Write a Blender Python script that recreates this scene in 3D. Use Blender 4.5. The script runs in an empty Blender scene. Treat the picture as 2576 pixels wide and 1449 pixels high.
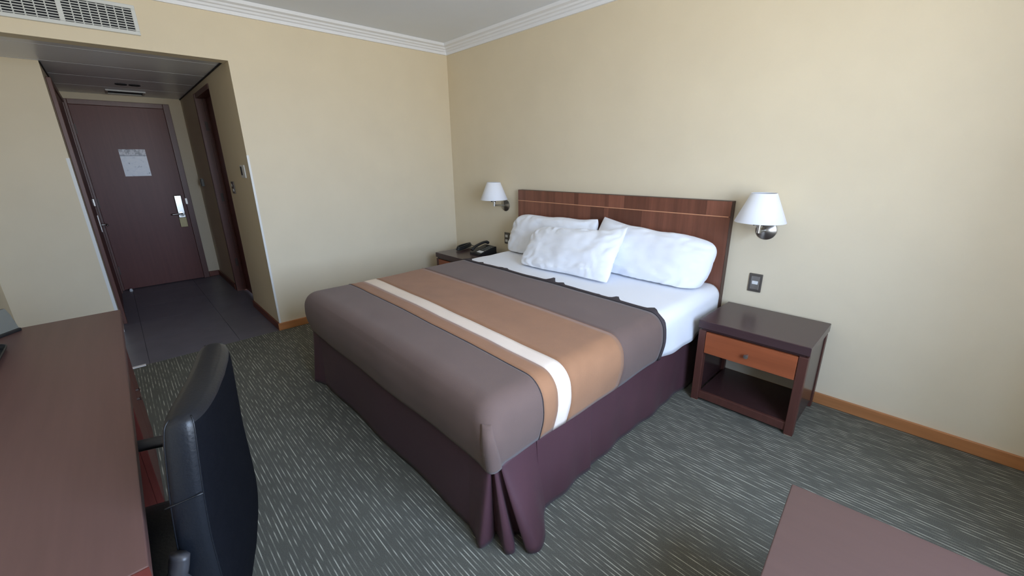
import bpy, bmesh, math, random
from mathutils import Vector, Matrix, noise
random.seed(7)
scene = bpy.context.scene
COL = scene.collection
PI = math.pi
# ------------------------------------------------------------------ camera
cam_d = bpy.data.cameras.new('camera')
cam_d.sensor_fit = 'HORIZONTAL'; cam_d.sensor_width = 36.0
cam_d.lens = 1032.62 / 2576 * 36.0
cam_d.clip_start = 0.02
cam = bpy.data.objects.new('camera', cam_d); COL.objects.link(cam)
_yaw, _pit, _rol = 0.81441, 0.300871, -0.015597
_f = Vector((-math.sin(_yaw)*math.cos(_pit), math.cos(_yaw)*math.cos(_pit), -math.sin(_pit)))
_r = Vector((math.cos(_yaw), math.sin(_yaw), 0)); _u = _r.cross(_f)
_r2 = math.cos(_rol)*_r + math.sin(_rol)*_u; _u2 = -math.sin(_rol)*_r + math.cos(_rol)*_u
cam.matrix_world = Matrix(((_r2.x, _u2.x, -_f.x, 3.9837), (_r2.y, _u2.y, -_f.y, -2.8635), (_r2.z, _u2.z, -_f.z, 1.4472), (0, 0, 0, 1)))
scene.camera = cam
# ------------------------------------------------------------------ daylight: plain sky above the horizon, sunlit ground below it
WX, WY0, WY1, WZ0, WZ1 = 5.00, -2.75, -1.12, 0.72, 2.42      # window opening in the wall at x = WX
world = bpy.data.worlds.new('sky'); scene.world = world; world.use_nodes = True
wn = world.node_tree; wn.nodes.clear()
_tc = wn.nodes.new('ShaderNodeTexCoord'); _sx = wn.nodes.new('ShaderNodeSeparateXYZ'); _cr = wn.nodes.new('ShaderNodeValToRGB')
_bg = wn.nodes.new('ShaderNodeBackground'); _wo = wn.nodes.new('ShaderNodeOutputWorld'); _mr = wn.nodes.new('ShaderNodeMapRange')
wn.links.new(_tc.outputs['Generated'], _sx.inputs[0]); wn.links.new(_sx.outputs['Z'], _mr.inputs['Value'])
_mr.inputs['From Min'].default_value = -1; _mr.inputs['From Max'].default_value = 1
wn.links.new(_mr.outputs[0], _cr.inputs[0])
_e = _cr.color_ramp.elements
_e[0].position = 0.46; _e[0].color = (0.90, 0.89, 0.84, 1)
_e[1].position = 0.53; _e[1].color = (0.76, 0.95, 1.25, 1)
_e2 = _e.new(1.0); _e2.color = (0.55, 0.80, 1.25, 1)
wn.links.new(_cr.outputs[0], _bg.inputs['Color']); _bg.inputs['Strength'].default_value = 20.3
wn.links.new(_bg.outputs[0], _wo.inputs['Surface'])
_pl = bpy.data.lights.new('window_portal', 'AREA'); _pl.shape = 'RECTANGLE'; _pl.size = WY1-WY0; _pl.size_y = WZ1-WZ0
_pl.cycles.is_portal = True
_po = bpy.data.objects.new('window_portal', _pl); COL.objects.link(_po)
_po.location = (WX+0.10, (WY0+WY1)/2, (WZ0+WZ1)/2); _po.rotation_euler = (PI/2, 0, PI/2)
scene.view_settings.view_transform = 'Standard'; scene.view_settings.look = 'None'
scene.view_settings.gamma = 1.0; scene.view_settings.use_curve_mapping = False
scene.view_settings.exposure = 0.0
scene.cycles.use_denoising = True
scene.cycles.max_bounces = 10; scene.cycles.diffuse_bounces = 7; scene.cycles.transparent_max_bounces = 8
scene.cycles.caustics_reflective = False; scene.cycles.caustics_refractive = False
# ------------------------------------------------------------------ materials
def srgb(r, g, b):
    f = lambda c: (c/255/12.92) if c/255 <= 0.04045 else ((c/255+0.055)/1.055)**2.4
    return (f(r), f(g), f(b), 1.0)
class N:
    def __init__(s, name):
        s.m = bpy.data.materials.new(name); s.m.use_nodes = True; s.t = s.m.node_tree
        s.b = s.t.nodes['Principled BSDF']
    def new(s, typ, **k):
        n = s.t.nodes.new(typ)
        for a, v in k.items(): setattr(n, a, v)
        return n
    def link(s, a, b): s.t.links.new(a, b)
    def set(s, **k):
        for a, v in k.items(): s.b.inputs[a.replace('_', ' ')].default_value = v
    def coords(s, scale=(1, 1, 1), rot=(0, 0, 0)):
        tc = s.new('ShaderNodeTexCoord'); mp = s.new('ShaderNodeMapping')
        mp.inputs['Scale'].default_value = scale; mp.inputs['Rotation'].default_value = rot
        s.link(tc.outputs['Object'], mp.inputs['Vector']); return mp.outputs[0]
    def noise(s, vec, scale, detail=3, rough=0.55):
        n = s.new('ShaderNodeTexNoise'); n.inputs['Scale'].default_value = scale; n.inputs['Detail'].default_value = detail
        n.inputs['Roughness'].default_value = rough; s.link(vec, n.inputs['Vector']); return n.outputs['Fac']
    def ramp(s, fac, stops):
        r = s.new('ShaderNodeValToRGB'); e = r.color_ramp.elements
        e[0].position, e[0].color = stops[0]; e[1].position, e[1].color = stops[-1]
        for p, c in stops[1:-1]:
            x = e.new(p); x.color = c
        s.link(fac, r.inputs[0]); return r.outputs[0]
    def bump(s, fac, strength, dist=0.002):
        b = s.new('ShaderNodeBump'); b.inputs['Strength'].default_value = strength; b.inputs['Distance'].default_value = dist
        s.link(fac, b.inputs['Height']); s.link(b.outputs[0], s.b.inputs['Normal'])
def shade(c, k): return (c[0]*k, c[1]*k, c[2]*k, 1)
def plain(name, col, rough=0.5, vary=0.08, scale=6, bump=0.0, bscale=200, stretch=(1, 1, 1), **k):
    n = N(name); v = n.coords(stretch)
    n.link(n.ramp(n.noise(v, scale), [(0.3, shade(col, 1-vary)), (0.7, shade(col, 1+vary))]), n.b.inputs['Base Color'])
    n.set(Roughness=rough, **k)
    if bump: n.bump(n.noise(v, bscale, 4), bump)
    return n.m
def wood(name, col, rough=0.4, axis=0, vary=0.25, scale=3.0, random_tone=0.0, fine=16, **k):
    n = N(name); st = [fine]*3; st[axis] = 0.055*fine
    v = n.coords(tuple(st))
    f = n.noise(v, scale, 6, 0.62)
    c = n.ramp(f, [(0.25, shade(col, 1-vary)), (0.5, col), (0.75, shade(col, 1+vary))])
    if random_tone:
        oi = n.new('ShaderNodeObjectInfo'); mr = n.new('ShaderNodeMapRange')
        mr.inputs['To Min'].default_value = 1-random_tone; mr.inputs['To Max'].default_value = 1+random_tone
        n.link(oi.outputs['Random'], mr.inputs['Value'])
        mx = n.new('ShaderNodeMix', data_type='RGBA', blend_type='MULTIPLY'); mx.inputs['Factor'].default_value = 1
        n.link(c, mx.inputs['A']); n.link(mr.outputs[0], mx.inputs['B']); c = mx.outputs['Result']
    n.link(c, n.b.inputs['Base Color']); n.set(Roughness=rough, **k); n.bump(f, 0.05)
    return n.m
M = {}
M['wall'] = plain('cream_vinyl_wallpaper', srgb(223, 211, 186), 0.62, 0.02, 3, 0.12, 260)
M['ceiling'] = plain('ceiling_paint', srgb(230, 237, 248), 0.8, 0.015, 2)
M['crown'] = plain('white_moulding_paint', srgb(236, 240, 248), 0.55, 0.01, 4)
M['cpanel'] = plain('grey_ceiling_panel', srgb(222, 227, 238), 0.30, 0.02, 4)
M['gap'] = plain('dark_joint', srgb(34, 36, 42), 0.8, 0.02)
M['tile'] = plain('charcoal_floor_tile', srgb(104, 101, 110), 0.38, 0.10, 5, 0.06, 60)
M['grout'] = plain('dark_grout', srgb(66, 64, 70), 0.9, 0.05)
M['pine'] = wood('pine_baseboard', srgb(178, 121, 76), 0.42, 0, 0.16, 1.6)
M['piney'] = wood('pine_baseboard_side', srgb(178, 121, 76), 0.42, 1, 0.16, 1.6)
M['door'] = wood('mahogany_door', srgb(104, 60, 54), 0.40, 2, 0.14, 2.5, Specular_IOR_Level=0.32)
M['casing'] = wood('mahogany_casing', srgb(96, 58, 48), 0.38, 2, 0.16, 2.5)
M['headboard'] = wood('walnut_veneer', srgb(118, 74, 58), 0.40, 2, 0.42, 1.7, random_tone=0.34, fine=10)
M['hbody'] = wood('walnut_core', srgb(70, 46, 38), 0.45, 2, 0.15)
M['inlay'] = plain('pale_wood_inlay', srgb(206, 150, 116), 0.45, 0.08, 30)
M['nstop'] = wood('dark_stained_top', srgb(66, 48, 50), 0.26, 0, 0.10, 2.0)
M['nsleg'] = wood('stained_leg_wood', srgb(80, 47, 40), 0.4, 2, 0.15)
M['nsdrawer'] = wood('cherry_drawer', srgb(142, 76, 46), 0.4, 0, 0.22, 1.2)
M['nsdark'] = wood('dark_stained_shelf', srgb(58, 38, 38), 0.25, 0, 0.10)
M['desk'] = wood('dark_laminate_desk', srgb(98, 72, 68), 0.40, 0, 0.10, 2.0)
M['deskred'] = wood('red_stained_desk_front', srgb(92, 40, 34), 0.36, 2, 0.16)
M['table'] = wood('brown_laminate_table', srgb(82, 60, 54), 0.45, 0, 0.06, 2.0)
M['hinge'] = plain('dark_bronze_hinge', srgb(74, 58, 50), 0.45, 0.05, 20)
M['added_curtain'] = plain('added_curtain_cloth', srgb(196, 182, 158), 0.9, 0.04, 6)
M['wall_standin'] = plain('pale_wall_standin', srgb(206, 200, 186), 0.6, 0.03)  # for the added board that imitates bright wall behind the nightstand
M['steel'] = plain('brushed_steel', srgb(200, 200, 198), 0.28, 0.05, 40, 0.0, Metallic=1.0)
M['steel_dark'] = plain('satin_nickel', srgb(160, 156, 150), 0.32, 0.05, 40, Metallic=1.0)
M['brass'] = plain('dull_brass', srgb(150, 138, 104), 0.45, 0.05, 40, Metallic=0.6)
M['white_plastic'] = plain('white_plastic', srgb(224, 226, 226), 0.4, 0.01)
M['grey_plastic'] = plain('grey_plastic', srgb(106, 108, 103), 0.5, 0.03)
M['black_plastic'] = plain('black_plastic', srgb(30, 31, 33), 0.38, 0.05)
M['bronze'] = plain('bronze_switch_plate', srgb(98, 92, 86), 0.35, 0.04, 20, Metallic=0.5)
M['vent'] = plain('white_vent_metal', srgb(212, 216, 216), 0.5, 0.02)
M['vent_shade'] = plain('vent_shade_paint', srgb(28, 32, 40), 0.9, 0.05)  # dark colour painted in for the shade inside the vents
M['sheet'] = plain('white_cotton_sheet', srgb(232, 234, 240), 0.85, 0.012, 4, 0.15, 90, Sheen_Weight=0.2)
M['pillow'] = plain('white_cotton_pillowcase', srgb(236, 239, 246), 0.85, 0.01, 4, 0.2, 22, Sheen_Weight=0.2)
M['mattress'] = plain('mattress_ticking', srgb(214, 212, 206), 0.9, 0.03)
M['base'] = plain('bed_base_fabric', srgb(60, 52, 52), 0.9, 0.05)
M['spread'] = plain('brown_woven_bedspread', srgb(100, 80, 73), 0.85, 0.05, 5, 0.35, 420, Sheen_Weight=0.12, Sheen_Roughness=0.5)
M['tan'] = plain('tan_suede_band', srgb(148, 106, 76), 0.9, 0.07, 7, 0.25, 160, Sheen_Weight=0.1)
M['cream'] = plain('cream_stripe_cloth', srgb(230, 214, 200), 0.85, 0.02, 8, 0.2, 300)
M['piping'] = plain('dark_piping', srgb(58, 50, 52), 0.8, 0.05)
M['skirt'] = plain('aubergine_satin', srgb(72, 44, 51), 0.5, 0.06, 4, 0.1, 60, Sheen_Weight=0.04)
M['leather'] = plain('black_leather', srgb(18, 21, 27), 0.38, 0.08, 12, 0.25, 140, Specular_IOR_Level=0.4)
M['leather_dark'] = plain('black_mesh_fabric', srgb(17, 18, 22), 0.75, 0.06, 30, 0.3, 300, Specular_IOR_Level=0.03)
M['chair_metal'] = plain('black_chair_metal', srgb(52, 52, 56), 0.42, 0.04)
M['shade'] = plain('white_fabric_lampshade', srgb(236, 238, 244), 0.75, 0.01, 8, 0.1, 300)
M['bulb'] = plain('frosted_bulb', srgb(240, 240, 238), 0.3, 0.01)
M['frame_white'] = plain('white_window_frame', srgb(228, 228, 226), 0.5, 0.01)
M['foot_felt'] = plain('worn_leg_tip', srgb(196, 182, 158), 0.6, 0.05)
M['threshold'] = plain('pale_aluminium_strip', srgb(226, 222, 222), 0.35, 0.02, 20)
def carpet():
    n = N('striped_carpet'); tc = n.new('ShaderNodeTexCoord'); sp = n.new('ShaderNodeSeparateXYZ')
    n.link(tc.outputs['Object'], sp.inputs[0])
    def mth(op, a, b=None):
        x = n.new('ShaderNodeMath', operation=op)
        for i, v in enumerate((a, b)):
            if v is None: continue
            if isinstance(v, (int, float)): x.inputs[i].default_value = v
            else: n.link(v, x.inputs[i])
        return x.outputs[0]
    row = mth('DIVIDE', sp.outputs['Y'], 0.0165)
    ri = mth('FLOOR', row); fr = mth('FRACT', row)
    line = mth('LESS_THAN', mth('ABSOLUTE', mth('SUBTRACT', fr, 0.5)), 0.11)      # the thin pale yarn of each row
    cb = n.new('ShaderNodeCombineXYZ')
    n.link(mth('ADD', mth('MULTIPLY', sp.outputs['X'], 12.0), mth('MULTIPLY', ri, 7.31)), cb.inputs[0])
    n.link(mth('MULTIPLY', ri, 3.17), cb.inputs[1])
    ns = n.new('ShaderNodeTexNoise'); ns.inputs['Scale'].default_value = 1.0; ns.inputs['Detail'].default_value = 1.5
    n.link(cb.outputs[0], ns.inputs['Vector'])
    dash = n.ramp(ns.outputs['Fac'], [(0.38, (0, 0, 0, 1)), (0.5, (0.28, 0.28, 0.28, 1)), (0.62, (1, 1, 1, 1))])
    k = mth('MULTIPLY', dash, line)
    v = n.coords(); f = n.noise(v, 420, 2); g = n.noise(v, 2.2, 2)
    base = n.ramp(f, [(0.3, srgb(66, 66, 59)), (0.7, srgb(104, 103, 93))])
    mx = n.new('ShaderNodeMix', data_type='RGBA'); n.link(k, mx.inputs['Factor']); n.link(base, mx.inputs['A'])
    mx.inputs['B'].default_value = srgb(176, 173, 158)
    m2 = n.new('ShaderNodeMix', data_type='RGBA', blend_type='MULTIPLY'); m2.inputs['Factor'].default_value = 1
    n.link(mx.outputs['Result'], m2.inputs['A']); n.link(n.ramp(g, [(0.3, (0.9, 0.9, 0.9, 1)), (0.7, (1.06, 1.06, 1.06, 1))]), m2.inputs['B'])
    n.link(m2.outputs['Result'], n.b.inputs['Base Color']); n.set(Roughness=0.95); n.bump(f, 0.6, 0.003)
    return n.m
M['carpet'] = carpet()
def glass():
    m = bpy.data.materials.new('window_glass'); m.use_nodes = True; t = m.node_tree; t.nodes.remove(t.nodes['Principled BSDF'])
    o = t.nodes['Material Output']; a = t.nodes.new('ShaderNodeBsdfTransparent'); g = t.nodes.new('ShaderNodeBsdfGlossy'); x = t.nodes.new('ShaderNodeMixShader')
    g.inputs['Roughness'].default_value = 0.02; x.inputs[0].default_value = 0.06
    t.links.new(a.outputs[0], x.inputs[1]); t.links.new(g.outputs[0], x.inputs[2]); t.links.new(x.outputs[0], o.inputs[0]); return m
M['glass'] = glass()
def screen():
    return plain('dark_glossy_screen', srgb(26, 30, 30), 0.12, 0.03)
M['screen'] = screen()
def notice():       # the printed sheet on the entrance door: header band with a motif, plan speckle below
    n = N('printed_notice'); tc = n.new('ShaderNodeTexCoord'); sp = n.new('ShaderNodeSeparateXYZ')
    n.link(tc.outputs['Generated'], sp.inputs[0])
    v = n.coords((1, 1, 1)); f = n.noise(v, 26, 4, 0.7)
    body = n.ramp(f, [(0.30, srgb(120, 128, 146)), (0.40, srgb(232, 238, 248)), (0.7, srgb(242, 246, 252))])
    head = n.ramp(f, [(0.40, srgb(120, 122, 132)), (0.55, srgb(206, 206, 214)), (0.7, srgb(222, 222, 228))])
    z = sp.outputs['Z']
    hr = n.ramp(z, [(0.745, (0, 0, 0, 1)), (0.75, (1, 1, 1, 1))])
    mx = n.new('ShaderNodeMix', data_type='RGBA'); n.link(hr, mx.inputs['Factor']); n.link(body, mx.inputs['A']); n.link(head, mx.inputs['B'])
    br = n.ramp(z, [(0.74, (0, 0, 0, 1)), (0.765, (1, 1, 1, 1)), (0.79, (0, 0, 0, 1))])
    m2 = n.new('ShaderNodeMix', data_type='RGBA'); n.link(br, m2.inputs['Factor']); n.link(mx.outputs['Result'], m2.inputs['A'])
    m2.inputs['B'].default_value = srgb(120, 126, 142)
    n.link(m2.outputs['Result'], n.b.inputs['Base Color']); n.set(Roughness=0.35); return n.m
M['notice'] = notice()
# ------------------------------------------------------------------ geometry helpers
def box(bm, x0, x1, y0, y1, z0, z1, bev=0.0, seg=2):
    vs = [bm.verts.new((x, y, z)) for x in (x0, x1) for y in (y0, y1) for z in (z0, z1)]
    fs = [bm.faces.new([vs[i] for i in q]) for q in ((0, 1, 3, 2), (4, 6, 7, 5), (0, 4, 5, 1), (2, 3, 7, 6), (0, 2, 6, 4), (1, 5, 7, 3))]
    if bev:
        ed = list({e for f in fs for e in f.edges})
        bmesh.ops.bevel(bm, geom=ed, offset=bev, segments=seg, affect='EDGES', profile=0.5)
    return bm
def B(*a, bev=0.0, seg=2):
    return box(bmesh.new(), *a, bev=bev, seg=seg)
def grid(bm, P, closed_u=False):
    """faces over a 2-D list of points P[i][j]"""
    V = [[bm.verts.new(p) for p in row] for row in P]
    n = len(V)
    for i in range(n if closed_u else n-1):
        a, b = V[i], V[(i+1) % n]
        for j in range(len(a)-1):
            try: bm.faces.new((a[j], b[j], b[j+1], a[j+1]))
            except ValueError: pass
    return V
def lathe(bm, prof, c=(0, 0, 0), axis='Z', n=24):
    """prof: (radius, height) pairs"""
    P = []
    for i in range(n):
        a = 2*PI*i/n; row = []
        for r, h in prof:
            x, y = r*math.cos(a), r*math.sin(a)
            p = (x, y, h) if axis == 'Z' else ((x, h, y) if axis == 'Y' else (h, x, y))
            row.append((p[0]+c[0], p[1]+c[1], p[2]+c[2]))
        P.append(row)
    V = grid(bm, P, True)
    for j in (0, -1):
        if prof[j][0] > 1e-6:
            try: bm.faces.new([V[i][j] for i in range(n)])
            except ValueError: pass
    bmesh.ops.remove_doubles(bm, verts=bm.verts, dist=1e-6)
    return bm
def tube(bm, pts, r, n=8, cap=True, squash=1.0):
    pts = [Vector(p) for p in pts]; rings = []; up = Vector((0, 0, 1))
    for i, p in enumerate(pts):
        t = (pts[min(i+1, len(pts)-1)] - pts[max(i-1, 0)]).normalized()
        ref = up if abs(t.z) < 0.95 else Vector((1, 0, 0))
        s = t.cross(ref).normalized(); q = s.cross(t)
        rr = r[i] if isinstance(r, (list, tuple)) else r
        rings.append([p + s*rr*math.cos(2*PI*k/n) + q*rr*squash*math.sin(2*PI*k/n) for k in range(n)])
    V = [[bm.verts.new(p) for p in ring] for ring in rings]
    for i in range(len(V)-1):
        for k in range(n): bm.faces.new((V[i][k], V[i][(k+1) % n], V[i+1][(k+1) % n], V[i+1][k]))
    if cap: bm.faces.new(V[0][::-1]); bm.faces.new(V[-1])
    return bm
def spline(pts, m=8):
    """Catmull-Rom through points"""
    P = [Vector(p) for p in pts]; out = []
    for i in range(len(P)-1):
        a, b, c, d = P[max(i-1, 0)], P[i], P[i+1], P[min(i+2, len(P)-1)]
        for k in range(m):
            t = k/m
            out.append(0.5*((2*b) + (c-a)*t + (2*a-5*b+4*c-d)*t*t + (3*b-a-3*c+d)*t**3))
    out.append(P[-1]); return out
def world_of(o):
    m = Matrix.LocRotScale(o.location, o.rotation_euler, None)
    return m if o.parent is None else world_of(o.parent) @ o.matrix_parent_inverse @ m
def adopt(o, p):
    o.parent = p; o.matrix_parent_inverse = world_of(p).inverted()
def obj(name, bm, mat, parent=None, smooth=False, solid=0.0, kind=None, local=False):
    bmesh.ops.recalc_face_normals(bm, faces=bm.faces)
    me = bpy.data.meshes.new(name); bm.to_mesh(me); bm.free()
    me.materials.append(mat)
    if smooth:
        for p in me.polygons: p.use_smooth = True
    o = bpy.data.objects.new(name, me); COL.objects.link(o)
    if parent:
        if local: o.parent = parent
        else: adopt(o, parent)
    if solid:
        s = o.modifiers.new('solidify', 'SOLIDIFY'); s.thickness = solid; s.offset = -1
    if kind: o['kind'] = kind
    return o
def thing(name, label, cat, loc, rz=0.0, group=None):
    o = bpy.data.objects.new(name, None); COL.objects.link(o); o.location = loc; o.rotation_euler = (0, 0, rz)
    o.empty_display_size = 0.1
    return tag(o, label, cat, group)
def tag(o, label, cat, group=None):
    o['label'] = label; o['category'] = cat
    if group: o['group'] = group
    return o
def auto_smooth(o, ang=35):
    for p in o.data.polygons: p.use_smooth = True
    o.data.set_sharp_from_angle(angle=math.radians(ang)) if hasattr(o.data, 'set_sharp_from_angle') else None
    return o
def copy_tree(o, parent=None):
    c = o.copy(); COL.objects.link(c)
    if parent:
        inv = o.matrix_parent_inverse.copy(); c.parent = parent; c.matrix_parent_inverse = inv
    for ch in list(o.children): copy_tree(ch, c)
    return c
def S(name, bm, mat, parent=None, label=None):
    o = obj(name, bm, mat, parent)
    if not parent: o['kind'] = 'structure'
    if label: o['label'] = label
    return o
# ------------------------------------------------------------------ room shell
YO, YP, XP, XE, HK, HO, H = -2.016, -3.055, -1.007, -2.80, 2.225, 2.20, 2.60
YF = -3.65
S('floor', B(0, WX, YF, 0, -0.1, 0), M['carpet'], label='grey green carpet with pale broken stripes')
S('wall_back', B(-0.12, WX+0.12, 0, 0.12, 0, H), M['wall'], label='cream papered wall behind the bed')
bm = B(-0.12, 0, YO, 0, 0, H); box(bm, -0.12, 0, YF, YO, HO, H)
S('wall_left', bm, M['wall'], label='cream papered wall beside the entry opening')
S('wall_front', B(-1.127, WX+0.12, YF-0.12, YF, 0, H), M['wall'], label='cream papered wall behind the desk')
bm = B(WX, WX+0.12, YF, WY0, 0, H); box(bm, WX, WX+0.12, WY1, 0, 0, H)
box(bm, WX, WX+0.12, WY0, WY1, 0, WZ0); box(bm, WX, WX+0.12, WY0, WY1, WZ1, H)
S('wall_right', bm, M['wall'], label='cream papered window wall')
S('ceiling', B(-0.12, WX+0.12, YF-0.12, 0.12, H, H+0.1), M['ceiling'], label='plain grey white bedroom ceiling')
bm = B(-0.92, -0.12, YO, YO+0.12, 0, HK); box(bm, XE, -1.75, YO, YO+0.12, 0, HK); box(bm, -1.75, -0.92, YO, YO+0.12, 2.165, HK)
S('wall_entry_right', bm, M['wall'], label='cream corridor wall with the dark bathroom doorway')
S('wall_alcove', B(XP-0.12, XP, YF, YP, 0, HK), M['wall'], label='cream wall panel beyond the desk')
S('wall_entry_left', B(XE, XP-0.12, YP-0.12, YP, 0, HK), M['wall'], label='narrow corridor wall with a dark door frame')
S('wall_entry_end', B(XE-0.12, XE, YP-0.12, YO+0.12, 0, HK), M['wall'], label='cream wall around the entrance door')
# window in the right-hand wall (behind the photographer's right shoulder)
w = S('window_1', B(WX+0.03, WX+0.09, WY0, WY0+0.06, WZ0, WZ1), M['frame_white'], label='wide white framed window')
for a in ((WY1-0.06, WY1, WZ0, WZ1), (WY0, WY1, WZ0, WZ0+0.06), (WY0, WY1, WZ1-0.06, WZ1), ((WY0+WY1)/2-0.03, (WY0+WY1)/2+0.03, WZ0, WZ1)):
    obj('window_frame', B(WX+0.03, WX+0.09, *a), M['frame_white'], w)
for a, b in ((WY0+0.06, (WY0+WY1)/2-0.03), ((WY0+WY1)/2+0.03, WY1-0.06)):
    obj('pane', B(WX+0.055, WX+0.061, a, b, WZ0+0.06, WZ1-0.06), M['glass'], w)
obj('window_sill', B(WX-0.06, WX+0.03, WY0-0.04, WY1+0.04, WZ0-0.03, WZ0), M['frame_white'], w)
def added_curtain(y0, y1, label):  # added out of view; the bed-side one blocks window light from the headboard wall
    t = thing('added_curtain', label, 'added_curtain', (WX-0.13, (y0+y1)/2, 0.03), group='unseen curtains added at the sides of the window')
    n = 84; rows = []
    for i in range(n+1):
        s = i/n; y = y0+(y1-y0)*s
        rows.append([Vector((WX-0.15+0.085*math.sin(s*2*PI*5.5)*(1-0.25*k/12)+0.006*math.sin(9*s+k*0.5), y, 2.50-k*(2.47/12))) for k in range(13)])
    bm = bmesh.new(); grid(bm, rows); obj('drape', bm, M['added_curtain'], t, smooth=True, solid=0.004)
    bm = bmesh.new(); tube(bm, [(WX-0.15, y0-0.02, 2.505), (WX-0.15, y1+0.02, 2.505)], 0.012, 8); obj('rail', bm, M['steel_dark'], t)
added_curtain(WY1-0.20, WY1+0.30, 'unseen oatmeal drapery added to shade the headboard wall near the window')
added_curtain(WY0-0.42, WY0+0.02, 'unseen oatmeal drapery added on the desk side of the window')
# crown moulding: stepped profile swept along each wall
CROWN = [(0, 2.513), (0.016, 2.513), (0.020, 2.535), (0.034, 2.540), (0.040, 2.553), (0.056, 2.558), (0.062, 2.570), (0.088, 2.578), (0.095, 2.60), (0, 2.60)]
def crown(name, p0, p1, nrm, mit0, mit1):
    bm = bmesh.new(); d = (Vector(p1)-Vector(p0)).normalized(); nv = Vector(nrm); rows = []
    for P, s in ((Vector(p0), mit0), (Vector(p1), -mit1)):
        rows.append([P + nv*o + d*(o*s) + Vector((0, 0, z)) for o, z in CROWN + [CROWN[0]]])
    grid(bm, rows); return S(name, bm, M['crown'], label='white stepped crown moulding')
crown('trim_1', (0, 0, 0), (WX, 0, 0), (0, -1, 0), 1, 1)
crown('trim_2', (0, YF, 0), (0, 0, 0), (1, 0, 0), 1, 1)
crown('trim_3', (WX, 0, 0), (WX, YF, 0), (-1, 0, 0), 1, 1)
crown('trim_4', (WX, YF, 0), (0, YF, 0), (0, 1, 0), 1, 1)
# baseboards
BH, BT = 0.068, 0.015
S('baseboard_back', B(0, WX, -BT, 0, 0, BH, bev=0.003), M['pine'], label='orange pine baseboard under the headboard wall')
S('baseboard_left', B(0, BT, YO-BT, -BT, 0, BH, bev=0.003), M['piney'], label='short orange pine baseboard left of the bed')
M['mahog_x'] = wood('mahogany_baseboard', srgb(112, 58, 42), 0.4, 0, 0.15)
M['mahog_y'] = wood('mahogany_baseboard_side', srgb(112, 58, 42), 0.4, 1, 0.15)
S('baseboard_entry_right', B(-0.92, 0, YO-BT, YO, 0, BH, bev=0.003), M['mahog_x'])
S('baseboard_entry_far', B(XE, -1.80, YO-BT, YO, 0, BH, bev=0.003), M['mahog_x'])
S('baseboard_entry_end', B(XE, XE+BT, -2.14, YO-BT, 0, BH, bev=0.003), M['mahog_y'])
S('baseboard_front', B(-1.0, WX, YF, YF+BT, 0, BH), M['pine'])
S('baseboard_right', B(WX-BT, WX, YF+BT, -BT, 0, BH), M['piney'])
# entry floor: dark tiles on a grout bed
fe = S('floor_entry', B(XE-0.12, 0, YF, YO+0.12, -0.1, -0.004), M['grout'], label='charcoal tiled entry floor')
xs = [0.0]
while xs[-1] > XE: xs.append(max(xs[-1]-0.60, XE))
ys = [YO+0.10, -2.335, -2.935, -3.535, YF]
for i in range(len(xs)-1):
    for j in range(len(ys)-1):
        if xs[i+1] < XP-0.7 and j == 3: continue
        obj('tile', B(xs[i+1]+0.0015, xs[i]-0.0015, ys[j+1]+0.0015, ys[j]-0.0015, -0.004, 0.0), M['tile'], fe)
# corridor ceiling: wide grey panels with open joints
ce = S('ceiling_entry', B(XE-0.12, -0.12, YF-0.12, YO+0.12, HK+0.002, HK+0.10), M['gap'], label='low corridor ceiling of wide grey panels')
px = [-0.0, -0.36, -0.965, -1.58, -2.19, XE]
px = [-0.12] + px[1:]
for i in range(len(px)-1):
    obj('ceiling_panel', B(px[i+1]+0.005, px[i]-0.005, YF, YO+0.0, HK, HK+0.002), M['cpanel'], ce)
# thin shadow-gap profiles where the corridor ceiling meets its walls
S('trim_5', B(XE, -0.12, YO-0.008, YO, HK-0.010, HK), M['gap'])
S('trim_6', B(XE, XP, YP, YP+0.008, HK-0.010, HK), M['gap'])
# ------------------------------------------------------------------ doors
d1 = S('door_1', B(XE, XE+0.032, -3.006, -2.206, 0.006, 2.10, bev=0.002), M['door'], label='dark mahogany entrance door')
obj('casing', B(XE, XE+0.05, -2.206, -2.145, 0, 2.153, bev=0.003), M['casing'], d1)
obj('casing', B(XE, XE+0.05, YP+0.001, -3.006, 0, 2.153, bev=0.003), M['casing'], d1)
obj('casing', B(XE, XE+0.05, -3.006, -2.206, 2.10, 2.153, bev=0.003), M['casing'], d1)
for z in (0.25, 1.05, 1.85): obj('hinge', B(XE+0.03, XE+0.042, -3.012, -2.996, z-0.05, z+0.05), M['hinge'], d1)
lk = obj('lock_plate', B(XE+0.032, XE+0.046, -2.318, -2.240, 0.695, 1.095, bev=0.004), M['brass'], d1)
obj('lock_cover', B(XE+0.046, XE+0.060, -2.316, -2.242, 0.815, 1.092, bev=0.006), M['steel'], lk)
bm = bmesh.new(); lathe(bm, [(0.001, 0.0), (0.032, 0.0), (0.030, 0.012), (0.001, 0.014)], (XE+0.060, -2.279, 0.862), 'X')
obj('rosette', bm, M['steel'], lk, smooth=False)
bm = bmesh.new(); tube(bm, spline([(XE+0.07, -2.279, 0.868), (XE+0.105, -2.279, 0.868), (XE+0.112, -2.30, 0.868), (XE+0.112, -2.385, 0.866)], 5), 0.009, 8)
obj('lever', bm, M['steel_dark'], lk, smooth=True)
obj('strike', B(XE+0.05, XE+0.054, -2.21, -2.19, 0.98, 1.05), M['steel_dark'], d1)
nt = obj('door_notice', B(XE+0.033, XE+0.036, -2.708, -2.472, 1.337, 1.640), M['notice'])
tag(nt, 'white printed evacuation notice fixed on the entrance door', 'notice')
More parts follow.
